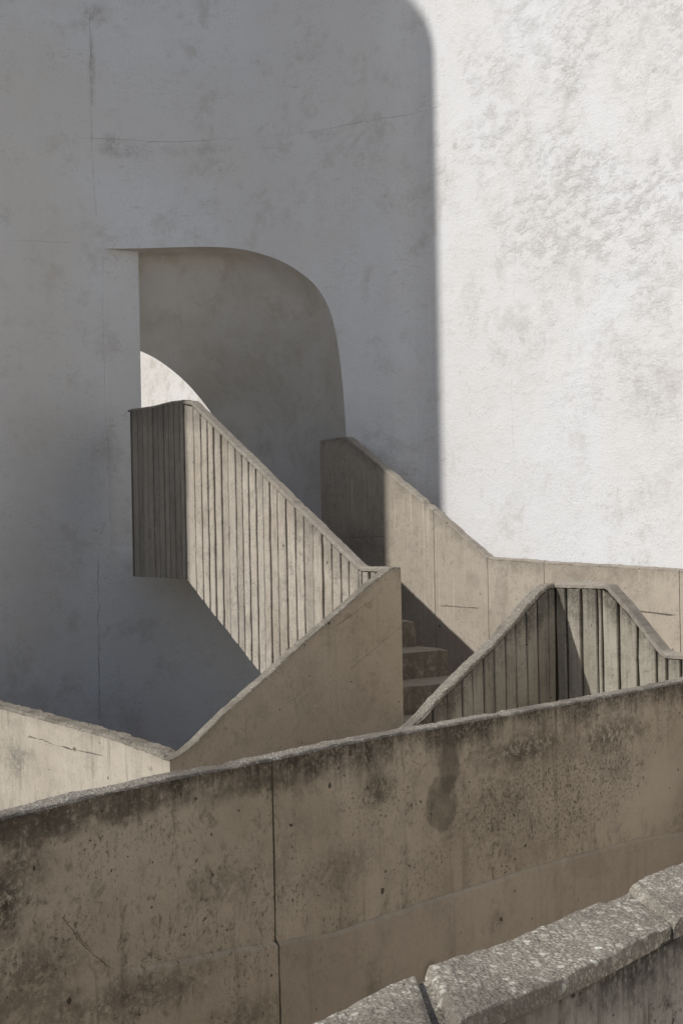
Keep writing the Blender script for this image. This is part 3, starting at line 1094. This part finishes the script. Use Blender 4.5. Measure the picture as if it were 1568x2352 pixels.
build_wall(R6, 0.002, r6[-1][0], r6top, lambda s: 0.0, 0.12, fp, CORE, CAP1, body='sunlit_core', inset=0.022, band=0.028, rough=0.010, edge=0.010, nacross=5, step=0.02)
xs6 = [1276, 1300, 1335, 1371, 1382, 1420, 1462, 1506, 1530, 1562, 1600, 1640, 1690]
ss6 = [h6(x, 1480)[0] for x in xs6]
ss6[0] = 0.003
boards(R6, ss6, lambda s: r6top(s) - 0.034, lambda s: 0.0, fp, BOARD2, gap=0.015, proud=0.020)

# ================================================================== LONG FRONT WALL (R7)
d7 = Vector((-math.sin(math.radians(40.0)), -math.cos(math.radians(40.0))))
nb7 = Vector((-d7.y, d7.x)) * 1.0
if nb7.y < 0:
    nb7 = -nb7
R7 = frame_at(1568, 1560, 7.4, d7, nb7)
h7 = R7.hit
r7 = [h7(1568, 1563), h7(1400, 1596), h7(1275, 1618), h7(1080, 1653), h7(925, 1681), h7(780, 1707), h7(620, 1742), h7(500, 1764), h7(390, 1786), h7(250, 1815), h7(130, 1845), h7(0, 1878)]
r7 = [(r7[0][0] - 2.5, r7[0][1] + 0.03)] + r7 + [(r7[-1][0] + 1.2, r7[-1][1] - 0.03)]
r7top = lerp_fn(r7)


def B7(x, y, rs, rz, soft, amt, kind):
    s, z = h7(x, y)
    return (s, z, rs, rz, soft, amt, kind)


FRONTC = concrete('front_wall_concrete', (0.43, 0.355, 0.258), (0.57, 0.48, 0.365), (0.12, 0.099, 0.072), grime=1.0, grime_h=0.15, streak=0.5, pits=0.9, bump=0.8, mottle=0.85,
                  seed=61, blotch=0.55,
                  blots=(B7(1015, 1840, 0.12, 0.125, 0.2, 0.62, 'dark'), B7(1030, 1760, 0.085, 0.13, 0.3, 0.7, 'dark'), B7(1030, 1700, 0.12, 0.1, 0.9, 0.8, 'ragged'),
                         B7(870, 1815, 0.14, 0.12, 0.8, 0.85, 'ragged'), B7(130, 1880, 0.42, 0.09, 0.8, 0.95, 'ragged'), B7(300, 1850, 0.22, 0.07, 0.8, 0.8, 'ragged'),
                         B7(10, 2080, 0.10, 0.16, 0.9, 0.95, 'deep'), B7(60, 1990, 0.18, 0.12, 0.9, 0.6, 'ragged'),
                         B7(1200, 1725, 0.5, 0.13, 0.9, 0.9, 'ragged'), B7(1400, 1690, 0.5, 0.12, 0.9, 0.85, 'ragged'), B7(600, 1800, 0.4, 0.07, 0.9, 0.7, 'ragged'), B7(1190, 1830, 0.12, 0.12, 0.9, 0.6, 'ragged'),
                         B7(1440, 1760, 0.25, 0.12, 0.9, 0.5, 'ragged'), B7(1130, 2120, 0.12, 0.08, 0.9, 0.6, 'ragged'),
                         B7(300, 2290, 0.7, 0.10, 0.9, 0.6, 'ragged'), B7(60, 2250, 0.3, 0.2, 0.9, 0.6, 'ragged'), B7(560, 2330, 0.3, 0.1, 0.9, 0.5, 'ragged'), B7(500, 2030, 0.25, 0.1, 0.9, 0.4, 'ragged'), B7(780, 2000, 0.3, 0.12, 0.9, 0.4, 'ragged'),
                         B7(1500, 1810, 0.7, 0.32, 0.9, 0.95, 'pale'), B7(1300, 2060, 0.8, 0.2, 0.9, 0.4, 'pale'), B7(330, 1990, 0.5, 0.12, 0.9, 0.35, 'pale')),  # the first pale blot paints bounced light into the right end
                  cracks=((h7(135, 2110), h7(255, 2228), 0.003, 0.035, 0.65), (h7(170, 2140), h7(215, 2180), 0.004, 0.03, 0.6)),
                  scour=(h7(1290, 1820)[0], h7(1290, 1820)[1], 0.95, 0.26, 0.75))
fw7 = thing('front_wall', 'long stained concrete wall crossing the picture, bright gritty top over a dark face', 'wall', R7.P(2.0, 0))
sj = h7(628, 1950)[0]
ch7 = [(h7(1165, 1645)[0], 0.06, 0.012), (h7(540, 1760)[0], 0.05, 0.010), (h7(250, 1815)[0], 0.08, 0.012)]
build_wall(R7, r7[0][0], sj - 0.0015, r7top, lambda s: 0.0, 0.085, fw7, FRONTC, COP_FRONT, body='panel', rough=0.009, edge=0.009, band=0.012, nacross=6, step=0.014,
           chips=ch7, face_rows=8, fine=0.7)
build_wall(R7, sj + 0.0015, r7[-1][0], r7top, lambda s: 0.0, 0.085, fw7, FRONTC, COP_FRONT, body='panel', rough=0.009, edge=0.009, band=0.012, nacross=6, step=0.014,
           chips=ch7, face_rows=8, fine=0.7)
# ragged mortar in the joint
vs, fs, ats = [], [], []
tj = r7top(sj) - 0.03
n_ = 60
for k in range(n_ + 1):
    z = 0.6 + (tj - 0.6) * k / n_
    wv = 0.0012 + 0.006 * max(0, fbm((z, 1, 1), 5, 3) + 0.15) + (0.016 * max(0, fbm((z, 4, 2), 14, 3)) if z < tj - 0.45 else 0)
    bf = -0.003 if z > h7(640, 2160)[1] else -0.0185
    for (ss_, b) in ((-wv, bf), (wv * 0.7, bf), (wv * 0.7, 0.05), (-wv, 0.05)):
        vs.append(R7.P(sj + ss_ + fbm((z, 7, 7), 3, 2) * 0.004, z, b)); ats.append((ss_, z, 1))
for k in range(n_):
    a = 4 * k
    for j in range(4):
        fs.append((a + j, a + (j + 1) % 4, a + 4 + (j + 1) % 4, a + 4 + j))
JOINT = concrete('joint_mortar', (0.12, 0.10, 0.072), (0.17, 0.14, 0.105), (0.045, 0.038, 0.028), bump=0.9, seed=71)
o = new_mesh('joint_mortar', vs, fs, JOINT, fw7, ats)
recalc(o)
# thicker smooth base below a wavering ledge
base_px = [(1568, 1911), (1480, 1922), (1400, 1942), (1280, 1975), (1164, 2011), (1000, 2062), (870, 2104), (763, 2139), (640, 2163), (500, 2188), (380, 2212), (262, 2232)]
bp = [h7(*q) for q in base_px]
bp = [(bp[0][0] - 2.5, bp[0][1])] + bp
bt = lerp_fn(bp)
BASEC = concrete('wall_base_concrete', (0.41, 0.338, 0.25), (0.48, 0.402, 0.305), (0.16, 0.132, 0.097), grime=0.0, grime_h=0.1, streak=0.3, pits=0.35, bump=0.4,
                 seed=66, blotch=0.5, mottle=0.3,
                 blots=(B7(1130, 2120, 0.10, 0.07, 0.9, 0.8, 'ragged'), B7(980, 2230, 0.06, 0.05, 0.9, 0.6, 'ragged'), B7(850, 2300, 0.08, 0.2, 0.9, 0.5, 'ragged')))
for (sa_, sb_, mt_) in ((bp[0][0], sj - 0.003, BASEC), (sj + 0.003, bp[-1][0], FRONTC)):
    vs, fs, ats = [], [], []
    cs = spaced(sa_, sb_, 0.025)
    for s in cs:
        t = bt(s) + fbm((s, 3, 1), 2.5, 3) * 0.012 + fbm((s, 5, 1), 14.0, 2) * 0.004
        fade = min(1.0, max(0.0, (bp[-1][0] - s) / 0.25))
        pr_ = 0.016 * fade + 0.0008
        for (b, z) in ((0.02, t + 0.001), (-pr_ * 0.3, t), (-pr_, t - 0.012), (-pr_, t - 0.4), (-pr_, 0.0), (0.02, 0.0)):
            vs.append(R7.P(s, z, b)); ats.append((s, z, r7top(s) - z))
    for i in range(len(cs) - 1):
        for k in range(6):
            a, b = i * 6 + k, i * 6 + (k + 1) % 6
            fs.append((a, b, b + 6, a + 6))
    fs.append(list(range(6)))
    fs.append([(len(cs) - 1) * 6 + k for k in range(6)])
    o = new_mesh('base_course', vs, fs, mt_, fw7, ats)
    recalc(o)

# ================================================================== NEAREST WALL, bottom right (R8), with broken coping stones
R8 = frame_at(1568, 2085, 2.78, d7, nb7)
h8 = R8.hit
r8 = [h8(1568, 2090), h8(1480, 2137), h8(1380, 2185), h8(1250, 2232), h8(1130, 2290), h8(1060, 2330), h8(1010, 2365)]
r8 = [(r8[0][0] - 2.5, r8[0][1] + 0.01)] + r8 + [(r8[-1][0] + 1.6, r8[-1][1] - 0.02)]
r8top = lerp_fn(r8)
NEARC = concrete('near_wall_concrete', (0.27, 0.235, 0.19), (0.42, 0.385, 0.33), (0.075, 0.064, 0.05), grime=0.9, grime_h=0.12, streak=1.0, pits=1.0, bump=0.9, mottle=0.8,
                 seed=81, blotch=0.6, drips=0.25)
nw = thing('near_wall', 'nearest concrete wall at lower right, topped by broken pebbly coping stones', 'wall', R8.P(0.6, 0))
build_wall(R8, r8[0][0], r8[-1][0], lambda s: r8top(s) - 0.03, lambda s: 0.0, 0.20, nw, NEARC, NEARC, cap='wall_top', rough=0.012, edge=0.014, band=0.02, nacross=6,
           step=0.014, face_rows=8, fine=0.6)


def coping_stone(sa, sb, hgt, over, seed, ka=0.0, kb=0.0, sink=0.0):
    """one broken coping slab: rounded, lumpy, ragged ends"""
    n1 = max(10, int((sb - sa) / 0.009))
    ring = []
    T = 0.185
    m_ = 26
    vs, fs, ats = [], [], []
    for i in range(n1 + 1):
        f = i / n1
        s = sa + (sb - sa) * f
        e = min(1.0, min(f, 1 - f) * (sb - sa) / 0.035)
        e = math.sqrt(max(0.0, 1 - (1 - e) ** 2)) * 0.45 + 0.55
        t0 = r8top(s) - 0.045
        for k in range(m_):
            a = 2 * math.pi * k / m_
            ca, sa_ = math.cos(a), math.sin(a)
            # squarish rounded section
            pw = 0.16
            x = math.copysign(abs(ca) ** pw, ca)
            y = math.copysign(abs(sa_) ** pw, sa_)
            b = T / 2 - over / 2 + x * (T / 2 + over) * (0.9 + 0.1 * e)
            z = t0 + (y + 1) / 2 * hgt * e - sink
            q = R8.P(s, z, b)
            nn = Vector((q.x + seed, q.y, q.z))
            dsp = fbm(nn, 5, 3) * 0.009 + fbm(nn, 26, 3) * 0.004 + fbm(nn, 70, 2) * 0.002
            amp = 1.0 if y > -0.6 else 0.4
            se = 0.0
            if i in (0, n1):
                se = fbm(nn + Vector((5, 5, 5)), 14, 3) * 0.02
            se += (ka * (1 - f) + kb * f) * (1 - b / T)
            q = R8.P(s + se + fbm(nn + Vector((3, 8, 2)), 18, 2) * 0.006, z + dsp * amp * (0.8 if abs(y) > 0.5 else 0.3), b + dsp * amp * (1 if x > 0 else -1) * 0.8)
            vs.append(q); ats.append((s, z, 0.01))
    for i in range(n1):
        for k in range(m_):
            a, b_ = i * m_ + k, i * m_ + (k + 1) % m_
            fs.append((a, b_, b_ + m_, a + m_))
    fs.append(list(range(m_)))
    fs.append([n1 * m_ + k for k in range(m_)])
    o = new_mesh('coping_stone', vs, fs, COP_NEAR, nw, ats, smooth=False)
    recalc(o)
    return o


s_a = h8(1630, 2062)[0]
s_b = h8(1575, 2087)[0]
s_c = h8(1165, 2275)[0]
coping_stone(r8[0][0], s_a, 0.040, 0.008, 1.0, 0.0, 0.17)
coping_stone(s_a - 0.03, s_b + 0.03, 0.028, 0.002, 5.0, 0.17, 0.12)
coping_stone(s_b - 0.004, s_c - 0.025, 0.038, 0.008, 9.0, 0.12, 0.18)
coping_stone(s_c - 0.05, s_c + 0.05, 0.020, 0.0, 11.0, 0.18, 0.18)
coping_stone(s_c - 0.004, s_c + 0.42, 0.040, 0.008, 14.0, 0.2, 0.1)
coping_stone(s_c + 0.42, r8[-1][0], 0.045, 0.008, 19.0, 0.1, 0.0)

# ================================================================== TOWER out of frame at the left, whose shadow falls on the white wall
pw_, _d = wall_pt(wall_hit(1014, 1000)[0])
far_t = 9.5
near_edge = Vector((pw_.x, pw_.y)) - LH * far_t
Q = Vector((-LH.y, LH.x))            # along the tower's width, to the left of the light
TWF = Frame(near_edge, Q, -LH)
sW, zW = wall_hit(995, 130)
zs = zW + math.tan(SUN_EL) * far_t   # height where the rounded shoulder begins
rad = 0.62
out = [(0.0, 0.0), (0.0, zs)]
for k in range(1, 17):
    a = math.pi / 2 * k / 16
    out.append((rad - rad * math.cos(a), zs + rad * math.sin(a)))
wd = 4.2
for k in range(17):
    a = math.pi / 2 * (1 - k / 16)
    out.append((wd - rad + rad * math.cos(a), zs + rad * math.sin(a)))
out.append((wd, 0.0))
n_ = len(out)
vs = [TWF.P(s, z, 0) for s, z in out] + [TWF.P(s, z, 2.5) for s, z in out]
fs = [list(range(n_)), [2 * n_ - 1 - k for k in range(n_)]] + [(k, k + 1, n_ + k + 1, n_ + k) for k in range(n_ - 1)]
tw = thing('tower', 'white round-shouldered tower beside the court, out of frame at left', 'tower', TWF.P(wd / 2, 0, 1.2))
o = new_mesh('tower_body', vs, fs, PLASTER, tw, [(v.x, v.z, 1) for v in vs])
recalc(o)
